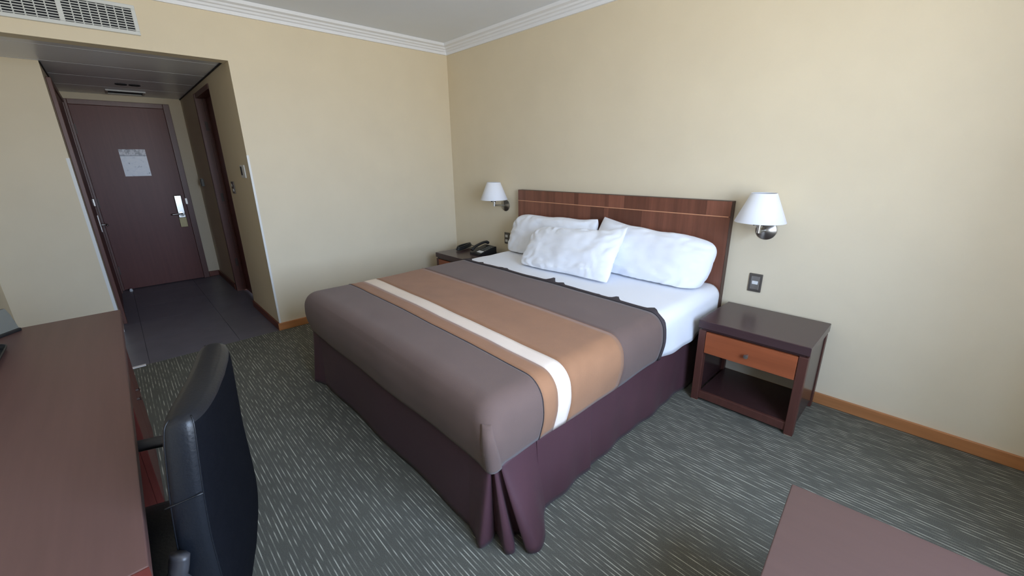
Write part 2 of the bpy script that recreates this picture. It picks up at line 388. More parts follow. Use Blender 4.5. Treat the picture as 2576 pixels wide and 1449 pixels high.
# bathroom door in the corridor's right wall: lining with the closed leaf set back
d2 = S('door_2', B(-1.70, -0.945, YO+0.085, YO+0.118, 0.006, 2.12), M['door'], label='dark wood bathroom door set back in its frame')
obj('jamb', B(-1.75, -1.70, YO-0.012, YO+0.119, 0, 2.165, bev=0.002), M['casing'], d2)
obj('jamb', B(-0.945, -0.921, YO+0.002, YO+0.119, 0, 2.165), M['casing'], d2)
obj('head_jamb', B(-1.70, -0.945, YO-0.004, YO+0.119, 2.12, 2.165), M['casing'], d2)
obj('door_stop', B(-1.70, -1.685, YO+0.055, YO+0.085, 0, 2.12), M['casing'], d2)
for z in (0.35, 1.1, 1.85): obj('hinge', B(-1.70, -1.694, YO+0.03, YO+0.055, z-0.045, z+0.045), M['hinge'], d2)
# door in the corridor's left wall, seen at a grazing angle
d3 = S('door_3', B(-2.62, -1.36, YP, YP+0.018, 0.006, 2.10), M['door'], label='dark wood door seen edge-on behind the cream wall panel')
obj('casing', B(-1.36, -1.26, YP, YP+0.030, 0, 2.15, bev=0.003), M['casing'], d3)
obj('casing', B(-2.70, -2.62, YP, YP+0.030, 0, 2.15, bev=0.003), M['casing'], d3)
obj('casing', B(-2.62, -1.36, YP, YP+0.030, 2.10, 2.15, bev=0.003), M['casing'], d3)
h = obj('handle_plate', B(-2.47, -2.43, YP+0.018, YP+0.024, 0.76, 0.94), M['steel_dark'], d3)
bm = bmesh.new(); tube(bm, spline([(-2.45, YP+0.024, 0.835), (-2.45, YP+0.07, 0.835), (-2.43, YP+0.078, 0.835), (-2.33, YP+0.078, 0.835)], 5), 0.009, 8)
obj('lever', bm, M['steel_dark'], h, smooth=True)
obj('latch', B(-2.50, -2.42, YP+0.018, YP+0.035, 1.04, 1.12, bev=0.003), M['steel_dark'], d3)
# corner guards
bm = B(-0.010, 0.0, YO-0.0015, YO, BH, 1.52); box(bm, 0.0, 0.0015, YO-0.0015, YO+0.014, BH, 1.52)
tag(obj('corner_guard', bm, M['white_plastic']), 'white corner guard on the wall edge left of the bed', 'corner guard', 'wall corner guards')
bm = B(XP, XP+0.0015, YP-0.020, YP+0.0015, 0.0, 1.52); box(bm, XP-0.02, XP, YP, YP+0.0015, 0.0, 1.52)
tag(obj('corner_guard', bm, M['white_plastic']), 'pale corner guard on the cream panel beyond the desk', 'corner guard', 'wall corner guards')
# ------------------------------------------------------------------ wall fittings
def vent_grille():
    y1, z0, z1 = -2.497, 2.283, 2.457; y0 = y1-0.72*1.06
    t = thing('air_vent', 'long white two-panel air vent grille above the entry opening', 'vent', (0, (y0+y1)/2, z0))
    obj('shade_plate', B(0.0, 0.004, y0+0.01, y1-0.01, z0+0.01, z1-0.01), M['vent_shade'], t)  # flat plate on the wall, painted dark as the shade behind the slats
    ym = -2.855; fr = 0.022
    for a in ((y0, y1, z0, z0+fr), (y0, y1, z1-fr, z1), (y0, y0+fr, z0+fr, z1-fr), (y1-fr, y1, z0+fr, z1-fr), (ym-0.012, ym+0.012, z0+fr, z1-fr)):
        obj('frame_bar', B(0.0, 0.020, *a, bev=0.003), M['vent'], t)
    for a, b in ((y0+fr, ym-0.012), (ym+0.012, y1-fr)):
        n = 9
        for k in range(n):
            z = z0+fr+(k+0.5)*(z1-z0-2*fr)/n
            bm = bmesh.new(); box(bm, 0.0105, 0.0165, a, b, -0.0024, 0.0024)
            bmesh.ops.rotate(bm, verts=bm.verts, cent=(0.0135, 0, 0), matrix=Matrix.Rotation(math.radians(25), 3, 'Y'))
            bmesh.ops.translate(bm, verts=bm.verts, vec=(0, 0, z)); obj('slat', bm, M['vent'], t)
        m = 8
        for k in range(1, m):
            y = a+(b-a)*k/m
            obj('bar', B(0.0045, 0.0095, y-0.003, y+0.003, z0+fr, z1-fr), M['vent'], t)
vent_grille()
def ceiling_vent():
    x0, x1, y0, y1 = -2.62, -2.36, -2.685, -2.362
    t = thing('ceiling_vent', 'small slotted vent in the corridor ceiling above the entrance door', 'vent', ((x0+x1)/2, (y0+y1)/2, HK))
    obj('shade_plate', B(x0+0.02, x1-0.02, y0+0.02, y1-0.02, HK-0.003, HK), M['vent_shade'], t)  # flat plate painted dark in place of a shaded hollow
    for a in ((x0, x1, y0, y0+0.02), (x0, x1, y1-0.02, y1), (x0, x0+0.03, y0+0.02, y1-0.02), (x1-0.02, x1, y0+0.02, y1-0.02)):
        obj('frame_bar', B(*a, HK-0.012, HK), M['vent'], t)
    for k in range(3):
        x = x0+0.06+k*0.06; obj('slat', B(x, x+0.008, y0+0.02, y1-0.02, HK-0.009, HK-0.003), M['gap'], t)
ceiling_vent()
for y, lab in ((-2.572, 'dark recessed ceiling spot nearer the cream panel'), (-2.470, 'dark recessed ceiling spot nearer the bathroom doorway')):
    t = thing('ceiling_spot', lab, 'ceiling light', (-1.90, y, HK), group='recessed corridor spots')
    bm = bmesh.new(); lathe(bm, [(0.034, 0), (0.046, 0), (0.046, -0.006), (0.034, -0.008), (0.034, 0)], (-1.90, y, HK)); obj('ring', bm, M['gap'], t)
    bm = bmesh.new(); lathe(bm, [(0.034, 0), (0.034, -0.003), (0.0, -0.004)], (-1.90, y, HK)); obj('lens', bm, M['black_plastic'], t)
def plate(name, label, c, w, h, mat, axis, inserts, cat='switch', group=None):
    """wall plate: axis 'y-' faces -Y on wall_back / wall_entry_right"""
    x, y, z = c; t = thing(name, label, cat, c, group=group)
    obj('plate', B(x-w/2, x+w/2, y-0.009, y, z-h/2, z+h/2, bev=0.003), mat, t)
    for q, (nm, dx, dz, iw, ih, im) in enumerate(inserts):
        obj(nm, B(x+dx-iw/2, x+dx+iw/2, y-0.011-0.002*q, y-0.009, z+dz-ih/2, z+dz+ih/2, bev=0.0015), im, t)
    return t
plate('light_switch', 'bronze wall switch with white rocker above the nightstand by the lamp', (3.224, 0, 0.677), 0.076, 0.118, M['bronze'], 'y-',
      [('bezel', 0, 0, 0.05, 0.088, M['steel_dark']), ('rocker', 0, 0.002, 0.034, 0.022, M['white_plastic'])])
plate('wall_outlet', 'dark wall outlet with white sockets beside the pillows and telephone', (0.893, 0, 0.682), 0.076, 0.118, M['bronze'], 'y-',
      [('socket', -0.004, 0.022, 0.036, 0.026, M['white_plastic']), ('socket', -0.004, -0.026, 0.036, 0.026, M['white_plastic'])], cat='outlet')
plate('thermostat', 'white thermostat with dark display near the entry corner', (-0.212, YO, 1.393), 0.14, 0.105, M['white_plastic'], 'y-',
      [('display', -0.03, 0.005, 0.05, 0.07, M['black_plastic'])], cat='thermostat')
plate('light_switch', 'dark double switch beside the bathroom door frame', (-0.742, YO, 1.242), 0.095, 0.11, M['bronze'], 'y-',
      [('rocker', -0.018, 0.022, 0.03, 0.024, M['white_plastic']), ('rocker', 0.018, -0.022, 0.03, 0.024, M['white_plastic'])])
t = thing('wall_fitting', 'small round pale fitting on the corridor wall by the entrance door', 'wall fitting', (-2.50, YO, 1.247))
bm = bmesh.new(); lathe(bm, [(0.001, 0), (0.048, 0), (0.046, -0.02), (0.03, -0.028), (0.001, -0.03)], (-2.50, YO, 1.247), 'Y'); obj('housing', bm, M['white_plastic'], t, smooth=False)
obj('cover', B(-2.46, -2.40, YO-0.03, YO, 1.20, 1.29, bev=0.004), M['grey_plastic'], t)
bm = bmesh.new(); lathe(bm, [(0.001, 0.035), (0.010, 0.033), (0.016, 0.02), (0.017, 0.0), (0.001, 0.0)], (-2.66, -2.95, 0)); 
tag(auto_smooth(obj('door_stop', bm, M['white_plastic'])), 'small white door stop on the tiles before the entrance door', 'door stop')
tag(obj('threshold_strip', B(-0.012, 0.022, -3.40, -2.958, 0.0, 0.006, bev=0.002), M['threshold']), 'pale metal strip on the floor between tiles and carpet', 'threshold')
# ------------------------------------------------------------------ wall lamps
def wall_lamp(x, label):
    t = thing('wall_lamp', label, 'lamp', (x, 0, 1.02), group='white shaded bedside wall lamps')
    bm = bmesh.new(); lathe(bm, [(0.0, 0), (0.058, 0), (0.057, -0.006), (0.036, -0.020), (0.012, -0.031), (0.0, -0.032)], (x, 0, 1.015), 'Y', 32)
    auto_smooth(obj('wall_plate', bm, M['steel_dark'], t))
    bm = bmesh.new(); tube(bm, spline([(x, -0.028, 1.02), (x, -0.08, 1.022), (x, -0.158, 1.028)], 4), 0.0085, 10); obj('arm', bm, M['steel'], t, smooth=True)
    bm = bmesh.new(); lathe(bm, [(0.0, 1.018), (0.011, 1.018), (0.011, 1.05), (0.016, 1.052), (0.016, 1.11), (0.0, 1.11)], (x, -0.155, 0), 'Z', 16); st = auto_smooth(obj('stem', bm, M['steel'], t))
    for s in (-1, 1):
        bm = bmesh.new(); tube(bm, [(x+s*0.014, -0.162, 1.066), (x+s*0.03, -0.168, 1.066)], [0.003, 0.006], 8); obj('switch_knob', bm, M['black_plastic'], st)
    bm = bmesh.new(); lathe(bm, [(0.0, 1.11), (0.012, 1.11), (0.028, 1.15), (0.026, 1.18), (0.0, 1.195)], (x, -0.155, 0), 'Z', 16); obj('bulb', bm, M['bulb'], t, smooth=True)
    bm = bmesh.new(); lathe(bm, [(0.132, 1.082), (0.1335, 1.085), (0.0665, 1.246), (0.064, 1.248)], (x, -0.155, 0), 'Z', 48)
    for f in [f for f in bm.faces if len(f.verts) > 4]: bm.faces.remove(f)
    sh = obj('shade', bm, M['shade'], t, smooth=True, solid=0.002)
    for r, z in ((0.1325, 1.0835), (0.0655, 1.2465)):
        bm = bmesh.new(); tube(bm, [(x+r*math.cos(a*PI/24), -0.155+r*math.sin(a*PI/24), z) for a in range(49)], 0.0016, 5, False); obj('rim', bm, M['shade'], sh)
    bm = bmesh.new()
    for a in range(3): tube(bm, [(x, -0.155, 1.112), (x+0.10*math.cos(a*2.09), -0.155+0.10*math.sin(a*2.09), 1.16)], 0.0015, 5)
    obj('shade_carrier', bm, M['steel'], sh)
wall_lamp(3.236, 'white shaded wall lamp above the nightstand with the cherry drawer')
wall_lamp(0.876, 'white shaded wall lamp above the telephone nightstand near the room corner')
# ------------------------------------------------------------------ headboard
hx0, hx1, hz = 1.116, 3.040, 1.182
t = thing('headboard', 'walnut veneer headboard with thin pale inlay line on the wall', 'headboard', ((hx0+hx1)/2, 0, 0.15))
obj('core', B(hx0, hx1, -0.056, -0.001, 0.15, hz, bev=0.002), M['hbody'], t)
cuts = [1.119, 1.36, 1.54, 1.58, 1.79, 1.835, 1.96, 2.095, 2.135, 2.27, 2.425, 2.475, 2.635, 2.81, 2.885, 3.037]
for a, b in zip(cuts, cuts[1:]):
    for z0, z1 in ((0.155, 1.0805), (1.0865, hz-0.002)):
        obj('veneer_leaf', B(a, b-0.0004, -0.060, -0.056, z0, z1), M['headboard'], t)
obj('inlay', B(hx0+0.006, hx1-0.012, -0.0612, -0.056, 1.0808, 1.0862), M['inlay'], t)
# ------------------------------------------------------------------ bed
BX0, BX1, BY0, BZT = 1.135, 3.050, -2.105, 0.640
t = thing('bed', 'wide double bed base and mattress under the bedding', 'bed', ((BX0+BX1)/2, -1.08, 0))
obj('bed_base', B(BX0+0.05, BX1-0.05, BY0+0.06, -0.075, 0.10, 0.355, bev=0.02), M['base'], t)
obj('mattress', B(BX0+0.045, BX1-0.045, BY0+0.05, -0.08, 0.357, BZT-0.03, bev=0.06, seg=4), M['mattress'], t, smooth=True)
for x in (BX0+0.2, BX1-0.2):
    for y in (BY0+0.2, -0.25):
        bm = bmesh.new(); lathe(bm, [(0.0, 0.0), (0.022, 0.0), (0.03, 0.10), (0.0, 0.10)], (x, y, 0)); obj('leg', bm, M['black_plastic'], t)
def frange(a, b, n): return [a+(b-a)*i/n for i in range(n+1)]
def edgy(a, b, r, n, k=8):
    """grid coordinates from a to b, dense within 1.6 r of both ends"""
    q = 1.6*r
    return frange(a, a+q, k)[:-1] + frange(a+q, b-q, n)[:-1] + frange(b-q, b, k)
def bed_shell(x0, x1, y0, ya, yb, zb, zt, r, off=0.0, foot=False, warp=None, ny=14):
    """soft rounded cover over the mattress between y = ya and y = yb; foot adds the end face at y0"""
    bm = bmesh.new()
    xs = edgy(x0, x1, r, 22)
    yy = (frange(y0, y0+1.6*r, 8)[:-1] + frange(y0+1.6*r, yb, ny)) if foot else frange(ya, yb, ny)
    zs = frange(zb, zt-1.6*r, 5)[:-1] + frange(zt-1.6*r, zt, 8)
    def mp(p):
        x, y, z = p
        q = Vector((min(max(x, x0+r), x1-r), max(y, y0+r) if foot else y, min(z, zt-r)))
        d = Vector(p)-q; L = d.length
        n = d/L if L > 1e-9 else Vector((0, 0, 1))
        o = q + n*(r+off)
        return warp(o, n) if warp else o
    grid(bm, [[mp((x, y, zt)) for y in yy] for x in xs])
    for x in (x0, x1): grid(bm, [[mp((x, y, z)) for y in yy] for z in zs])
    if foot: grid(bm, [[mp((x, y0, z)) for z in zs] for x in xs])
    bmesh.ops.remove_doubles(bm, verts=bm.verts, dist=2e-4)
    return bm
def warp_spread(o, n):
    x, y, z = o
    w = max(0.0, min(1.0, (y+2.1)/0.5)); w = w*w*(3-2*w)
    o = o.copy()
    o.y += 0.062*(3.05-x)/1.9*w                                     # the cover lies slightly askew
    k = noise.noise(Vector((x*2.3, y*2.3, z*3)))*0.007 + noise.noise(Vector((x*7, y*7, z*5)))*0.0022
    o += n*k
    side = max(0.0, min(1.0, (0.50-z)/0.14))
    o -= Vector((n.x, n.y, 0))*0.020*side*side                      # tucked in at the lower edge
    if z < 0.55: o.z += 0.012*noise.noise(Vector((x*2.5, y*2.9, 5)))*side
    if n.y < -1e-4 and n.x > 1e-4:                                   # folded corner at the foot: the round tightens into a crease
        kz = max(0.0, min(1.0, (0.600-z)/0.07)); c2 = (2*n.x*-n.y)**1.6
        o += Vector((1, -1, 0))*0.019*c2*kz
    belly = math.exp(-((z-0.50)/0.07)**2)
    o += Vector((n.x, n.y, 0))*0.008*belly
    o.z += 0.010*math.sin(PI*min(1, max(0, (x-BX0)/(BX1-BX0))))*(1 if z > 0.6 else 0)
    return o
SP = dict(x0=BX0, x1=BX1, y0=BY0, zb=0.372, zt=BZT, r=0.085, warp=warp_spread)
t = thing('bedspread', 'taupe brown bedspread with tan band and cream stripe covering the bed', 'bedspread', ((BX0+BX1)/2, -1.45, 0.372))
obj('foot_panel', bed_shell(ya=None, yb=-1.832, foot=True, **SP), M['spread'], t, smooth=True, solid=0.006)
obj('tan_band', bed_shell(ya=-1.832, yb=-1.747, off=0.0015, ny=4, **SP), M['tan'], t, smooth=True, solid=0.006)
obj('cream_stripe', bed_shell(ya=-1.747, yb=-1.666, off=0.0025, ny=4, **SP), M['cream'], t, smooth=True, solid=0.006)
obj('tan_band', bed_shell(ya=-1.666, yb=-1.268, off=0.0015, ny=12, **SP), M['tan'], t, smooth=True, solid=0.006)
obj('upper_panel', bed_shell(ya=-1.268, yb=-0.862, ny=12, **SP), M['spread'], t, smooth=True, solid=0.006)
# dark ruffled piping along the upper edge of the spread and thin seams between the bands
def edge_line(y, off, r, ruffle=0.0, z_low=0.372):
    pts = []; x0, x1, rr, zt = BX0, BX1, 0.085, BZT
    prof = [(x0, z) for z in frange(z_low, zt-rr, 8)] + [(x0+rr-rr*math.cos(a), zt-rr+rr*math.sin(a)) for a in frange(0, PI/2, 8)[1:]]
    prof += [(x, zt) for x in frange(x0+rr, x1-rr, 110)[1:]] + [(x1-rr+rr*math.sin(a), zt-rr+rr*math.cos(a)) for a in frange(0, PI/2, 8)[1:]]
    prof += [(x1, z) for z in frange(zt-rr, z_low, 8)[1:]]
    for i, (x, z) in enumerate(prof):
        q = Vector((min(max(x, x0+rr), x1-rr), y, min(z, zt-rr))); n = (Vector((x, y, z))-q)
        n = n.normalized() if n.length > 1e-6 else Vector((0, 0, 1))
        p = warp_spread(Vector((x, y, z))+n*off, n)
        if ruffle:
            k = noise.noise(Vector((x*13, z*9, 2.0))); s = max(0, k-0.12)**1.4*1.6
            p.y += ruffle*s; p.z += 0.35*ruffle*s
        pts.append(p)
    return pts
bm = bmesh.new()
R0 = edge_line(-0.868, 0.005, 0); R1 = edge_line(-0.848, 0.009, 0, 0.010); R2 = edge_line(-0.836, 0.003, 0, 0.055)
grid(bm, [R0, R1, R2]); obj('edge_trim', bm, M['piping'], t, smooth=True, solid=0.004)
for y in (-1.832, -1.268):
    bm = bmesh.new(); tube(bm, edge_line(y, 0.0015, 0), 0.0016, 5); obj('seam', bm, M['piping'] if y < -1.5 else M['tan'], t, smooth=True)
# folded corner at the foot: the crease with the foot cloth lapping over the side cloth
bm = bmesh.new(); rows = []
q2 = Vector((0.70711, -0.70711, 0)); cc = Vector((BX1-0.085, BY0+0.085, 0))
for z in frange(0.376, 0.572, 14):
    k = (z-0.376)/0.196; row = []
    for a in frange(0, 1, 7):
        th = math.radians(-62+48*a*(1-0.5*k)); n = Vector((math.cos(th), math.sin(th), 0))
        p = cc+Vector((0, 0, z))+n*0.085; p = warp_spread(p, n)
        lift = 0.003+0.007*math.sin(PI*min(1, a*0.9))*(1-k**3)+0.004*a*(1-k)
        row.append(p+n*lift)
    rows.append(row)
grid(bm, rows); obj('corner_fold', bm, M['spread'], t, smooth=True, solid=0.003)
# white sheet between spread and headboard
def warp_sheet(o, n):
    x, y, z = o; o = o.copy()
    o += n*(noise.noise(Vector((x*3, y*4, z*4)))*0.006 + noise.noise(Vector((x*9, y*9, z*6)))*0.002)
    side = max(0.0, min(1.0, (0.52-z)/0.15)); fl = max(0.0, min(1.0, (y+0.80)/0.2))
    o += Vector((n.x, 0, 0))*((0.007*side*math.sin(y*26+3*z) + 0.006*side)*fl - 0.030*side*(1-fl))
    if z < 0.5: o.z += 0.02*noise.noise(Vector((y*3.0, 1.5, 2)))*side
    return o
bm = bed_shell(BX0+0.006, BX1-0.006, BY0, -1.02, -0.074, 0.362, BZT-0.006, 0.075, warp=warp_sheet, ny=40)
tag(obj('bed_sheet', bm, M['sheet'], smooth=True, solid=0.004), 'white cotton sheet over the head end of the mattress', 'sheet')
# ------------------------------------------------------------------ bed skirt
t = thing('bed_skirt', 'dark aubergine pleated valance hanging to the carpet around the bed', 'bed skirt', ((BX0+BX1)/2, -1.1, 0))
def panel(p0, p1, nrm, fold, z0=0.012, z1=0.385, n=60):
    p0, p1, nv = Vector(p0), Vector(p1), Vector(nrm); rows = []
    for i in range(n+1):
        s = i/n; p = p0.lerp(p1, s); row = []
        for j in range(15):
            k = j/14; z = z1+(z0-z1)*k
            row.append(p + nv*fold(s, k) + Vector((0, 0, z)))
        rows.append(row)
    bm = bmesh.new(); grid(bm, rows); return bm
def fold_r(s, k): return k*(0.006*math.sin(s*17)+0.004*math.sin(s*41+2*k)) + 0.010*k
obj('side_panel', panel((BX1-0.030, -1.84, 0), (BX1-0.030, -1.470, 0), (1, 0, 0), lambda s, k: fold_r(s*0.3, k)+0.010+0.004*k), M['skirt'], t, smooth=True, solid=0.003)
obj('side_panel', panel((BX1-0.034, -1.505, 0), (BX1-0.034, -0.08, 0), (1, 0, 0), lambda s, k: fold_r(s, k)), M['skirt'], t, smooth=True, solid=0.003)
obj('side_panel', panel((BX0+0.034, -1.90, 0), (BX0+0.034, -0.08, 0), (-1, 0, 0), lambda s, k: fold_r(s, k)), M['skirt'], t, smooth=True, solid=0.003)
obj('foot_panel', panel((1.26, BY0+0.030, 0), (2.93, BY0+0.030, 0), (0, -1, 0), lambda s, k: k*(0.006*math.sin(s*15)+0.012)), M['skirt'], t, smooth=True, solid=0.003)
def corner_pleat(mir):
    low = [(2.86, -2.085), (2.94, -2.105), (2.995, -2.125), (3.005, -2.075), (2.99, -2.035), (3.045, -2.055), (3.085, -2.068), (3.10, -2.035), (3.045, -1.985), (3.075, -1.965), (3.135, -2.005), (3.165, -1.965), (3.135, -1.90), (3.07, -1.835), (3.04, -1.79)]
    top = [(2.86, -2.075), (2.93, -2.077), (3.000, -2.078), (3.012, -2.070), (3.005, -2.062), (3.014, -2.060), (3.024, -2.066), (3.028, -2.056), (3.018, -2.045), (3.022, -2.035), (3.030, -2.040), (3.034, -2.02), (3.030, -1.95), (3.026, -1.86), (3.026, -1.79)]
    L = spline([(x, y, 0) for x, y in low], 7); T = spline([(x, y, 0) for x, y in top], 7); rows = []
    for a, b in zip(L, T):
        row = []
        for j in range(17):
            k = j/16; q = b.lerp(a, k**1.15); z = 0.385+(0.008-0.385)*k
            row.append(Vector(((q.x if not mir else (BX0+BX1)-q.x), q.y, z)))
        rows.append(row)
    bm = bmesh.new(); grid(bm, rows); return bm
for mir in (False, True): obj('corner_pleat', corner_pleat(mir), M['skirt'], t, smooth=True, solid=0.003)
# ------------------------------------------------------------------ pillows
def pillow(label, c, w, h, th, lean, roll=0.0, yaw=0.0, seed=0.0, ear=(0, 0, 0, 0)):
    """ear: how far each corner (-u-v, +u-v, -u+v, +u+v) is pulled out to a point"""
    bm = bmesh.new(); nu, nv = 60, 40
    def surf(sg):
        rows = []
        for i in range(nu+1):
            u = math.sin((-1+2*i/nu)*PI/2); row = []
            for j in range(nv+1):
                v = math.sin((-1+2*j/nv)*PI/2)
                cu, cv = u*math.sqrt(1-0.22*v**6), v*math.sqrt(1-0.25*u**6)      # rounded outline
                x = w/2*cu*(1-0.02*(1-v*v)); y = h/2*cv*(1-0.05*(1-u*u))
                for (su, sv), e_ in zip(((-1, -1), (1, -1), (-1, 1), (1, 1)), ear):
                    k = (max(0, u*su)*max(0, v*sv))**(5 if not isinstance(e_, tuple) else 2)
                    ex, ey = e_ if isinstance(e_, tuple) else (e_, e_*1.1)
                    x += su*ex*k; y += sv*ey*k
                e = max(0.0, (1-abs(u)**3.2))**0.46*max(0.0, (1-abs(v)**2.6))**0.50
                z = th/2*e
                ed = max(abs(u), abs(v))
                P = Vector((u*2.0+seed, v*1.6, sg*0.6))
                wr = noise.noise(P)*0.016 + noise.noise(Vector((u*4.5+v*2+seed, v*3.5-u*1.5, 3*sg)))*0.010
                rad = math.atan2(v*h, (u-math.copysign(0.55, u))*w)
                cr = 0.015*max(0, ed-0.42)*2*(abs(math.sin(rad*5+seed*2+noise.noise(P*2)*3))-0.5)
                cr += 0.006*(0.5-abs(noise.noise(Vector((u*3+v*7+seed, v*2-u*1.2, 9.0+sg)))))
                z += (wr+cr)*min(1, e*2.0)
                row.append(Vector((x, y+0.010*noise.noise(Vector((u*2.2+seed*3, 7, 0)))*abs(v), sg*z)))
            rows.append(row)
        grid(bm, rows)
    surf(1); surf(-1)
    bmesh.ops.remove_doubles(bm, verts=bm.verts, dist=1e-4)
    up = Vector((0, math.sin(lean), math.cos(lean))); fr = Vector((0, -math.cos(lean), math.sin(lean))); rt = Vector((1, 0, 0))
    R = Matrix((rt, up, fr)).transposed().to_4x4()
    Mx = Matrix.Translation(c) @ Matrix.Rotation(yaw, 4, 'Z') @ R @ Matrix.Rotation(roll, 4, 'Z')
    bmesh.ops.transform(bm, matrix=Mx, verts=bm.verts)
    for v_ in bm.verts:                                              # weight flattens the underside on the sheet
        if v_.co.z < BZT+0.012: v_.co.z = BZT+0.012+(v_.co.z-BZT-0.012)*0.10
    o = obj('pillow', bm, M['pillow'], smooth=True)
    tag(o, label, 'pillow', 'white bed pillows')
    return o
pillow('white pillow against the headboard on the telephone side of the bed', (1.65, -0.210, 0.795), 0.93, 0.40, 0.21, math.radians(22), math.radians(1), 0, 1.3, ((0.01, 0.0), 0.0, (-0.035, 0.01), 0.03))
pillow('white pillow against the headboard on the cherry drawer nightstand side', (2.575, -0.220, 0.785), 0.91, 0.41, 0.22, math.radians(26), math.radians(-3), 0, 4.1, (0, (-0.075, 0.02), 0.05, (0.0, -0.005)))
pillow('white pillow lying in front of the other two pillows', (2.060, -0.462, 0.785), 0.83, 0.40, 0.165, math.radians(38), math.radians(4), 0, 8.7, (0.0, 0.045, 0.0, 0.05))
# ------------------------------------------------------------------ nightstands
def nightstand(label):
    x0, x1, y0, y1 = 3.097, 3.655, -0.502, -0.045
    t = thing('nightstand', label, 'nightstand', ((x0+x1)/2, (y0+y1)/2, 0), group='dark wood nightstands beside the bed')
    obj('top', B(x0, x1, y0, y1, 0.481, 0.530, bev=0.003), M['nstop'], t)
    obj('reveal', B(x0+0.02, x1-0.02, y0+0.012, y1, 0.468, 0.481), M['nsdark'], t)
    for a, b in ((x0+0.004, x0+0.046), (x1-0.046, x1-0.004)):
        lg = obj('leg', B(a, b, y0+0.004, y0+0.046, 0.004, 0.468, bev=0.003), M['nsleg'], t)
        obj('glide', B(a+0.004, b-0.004, y0+0.008, y0+0.042, 0, 0.004), M['foot_felt'], lg)
        obj('leg', B(a, b, y1-0.045, y1-0.003, 0.0, 0.468, bev=0.003), M['nsleg'], t)
        c = x0+0.010 if a < 3.3 else x1-0.028
        obj('side_panel', B(c, c+0.018, y0+0.046, y1-0.045, 0.05, 0.468), M['nsdark'], t)
    dr = obj('drawer', B(x0+0.048, x1-0.048, y0+0.002, y0+0.024, 0.330, 0.462, bev=0.002), M['nsdrawer'], t)
    obj('drawer_box', B(x0+0.055, x1-0.055, y0+0.024, y1-0.06, 0.338, 0.460), M['nsdark'], dr)
    bm = bmesh.new(); lathe(bm, [(0.0, 0), (0.007, 0), (0.006, -0.012), (0.012, -0.018), (0.012, -0.026), (0.0, -0.028)], ((x0+x1)/2, y0+0.002, 0.392), 'Y', 20)
    auto_smooth(obj('knob', bm, M['steel'], dr))
    obj('shelf', B(x0+0.046, x1-0.046, y0+0.03, y1-0.02, 0.046, 0.064), M['nsdark'], t)
    obj('front_rail', B(x0+0.046, x1-0.046, y0+0.012, y0+0.032, 0.020, 0.068, bev=0.002), M['nsleg'], t)
    obj('wall_standin_board', B(x0+0.046, x1-0.046, y1-0.016, y1-0.004, 0.064, 0.330), M['wall_standin'], t)  # added pale board, stands in for the bright wall strip seen under the drawer
    return t
ns = nightstand('dark topped nightstand with cherry drawer under the bronze wall switch')
n2 = copy_tree(ns); n2.location.x -= 2.778; n2.location.y -= 0.012
n2['label'] = 'dark nightstand in the room corner carrying the telephone'
# ------------------------------------------------------------------ telephone on the corner nightstand
ZT = 0.5305
def telephone():
    c = Vector((0.738, -0.205, ZT)); a = math.radians(-4)
    t = thing('telephone', 'black desk telephone with handset and bundled cord on the corner nightstand', 'telephone', c)
    def R(bm): bmesh.ops.transform(bm, matrix=Matrix.Translation(c) @ Matrix.Rotation(a, 4, 'Z'), verts=bm.verts); return bm
    bm = bmesh.new()      # wedge body, rising to the rear (+y)
    prof = [(-0.105, 0.0), (-0.105, 0.018), (-0.085, 0.026), (0.085, 0.072), (0.105, 0.070), (0.105, 0.0)]
    grid(bm, [[(x, y, z) for y, z in prof+prof[:1]] for x in (-0.09, 0.09)])
    for x in (-0.09, 0.09): bm.faces.new([bm.verts.new((x, y, z)) for y, z in prof])
    bmesh.ops.remove_doubles(bm, verts=bm.verts, dist=1e-5)
    body = obj('body', R(bm), M['black_plastic'], t)
    hs = bmesh.new(); path = spline([(-0.055, -0.105, 0.045), (-0.055, -0.07, 0.068), (-0.055, 0.0, 0.092), (-0.055, 0.07, 0.104), (-0.055, 0.105, 0.092)], 6)
    n = len(path); tube(hs, path, [0.027 if i < 5 or i > n-6 else 0.020 for i in range(n)], 12, True, 0.62); obj('handset', R(hs), M['black_plastic'], t, smooth=True)
    bm = bmesh.new(); q = [(0.0, -0.083, 0.0275), (0.08, -0.083, 0.0275), (0.08, -0.045, 0.038), (0.0, -0.045, 0.038)]
    lo = [bm.verts.new(p) for p in q]; hi = [bm.verts.new((x, y-0.0005, z+0.002)) for x, y, z in q]
    bm.faces.new(lo); bm.faces.new(hi)
    for i in range(4): bm.faces.new((lo[i], lo[(i+1) % 4], hi[(i+1) % 4], hi[i]))
    obj('label_card', R(bm), M['white_plastic'], body)
    for i in range(3):
        for j in range(4):
            y = -0.03+j*0.026; z = 0.026+0.046*(y+0.085)/0.17
            bm = B(0.008+i*0.026, 0.026+i*0.026, y, y+0.016, z, z+0.006, bev=0.0015); obj('key', R(bm), M['grey_plastic'], body)
    bm = bmesh.new(); cc = Vector((0.412, -0.205, ZT)); pts = []
    for k in range(3):
        for i in range(24):
            u = 2*PI*i/24
            pts.append(cc + Vector((0.034*math.sin(u)*(1-0.1*k)-0.025*math.cos(u), 0.115*math.cos(u)*(1-0.06*k), 0.0195+0.012*k+0.006*math.cos(u)+0.003*math.sin(2*u))))
    tube(bm, pts, 0.0085, 7)
    tube(bm, spline([pts[0], cc+Vector((0.06, 0.135, 0.008)), cc+Vector((0.15, 0.125, 0.006)), Vector((0.66, -0.13, ZT+0.02))], 6), 0.0035, 6)
    obj('cord', bm, M['black_plastic'], t, smooth=True)
telephone()
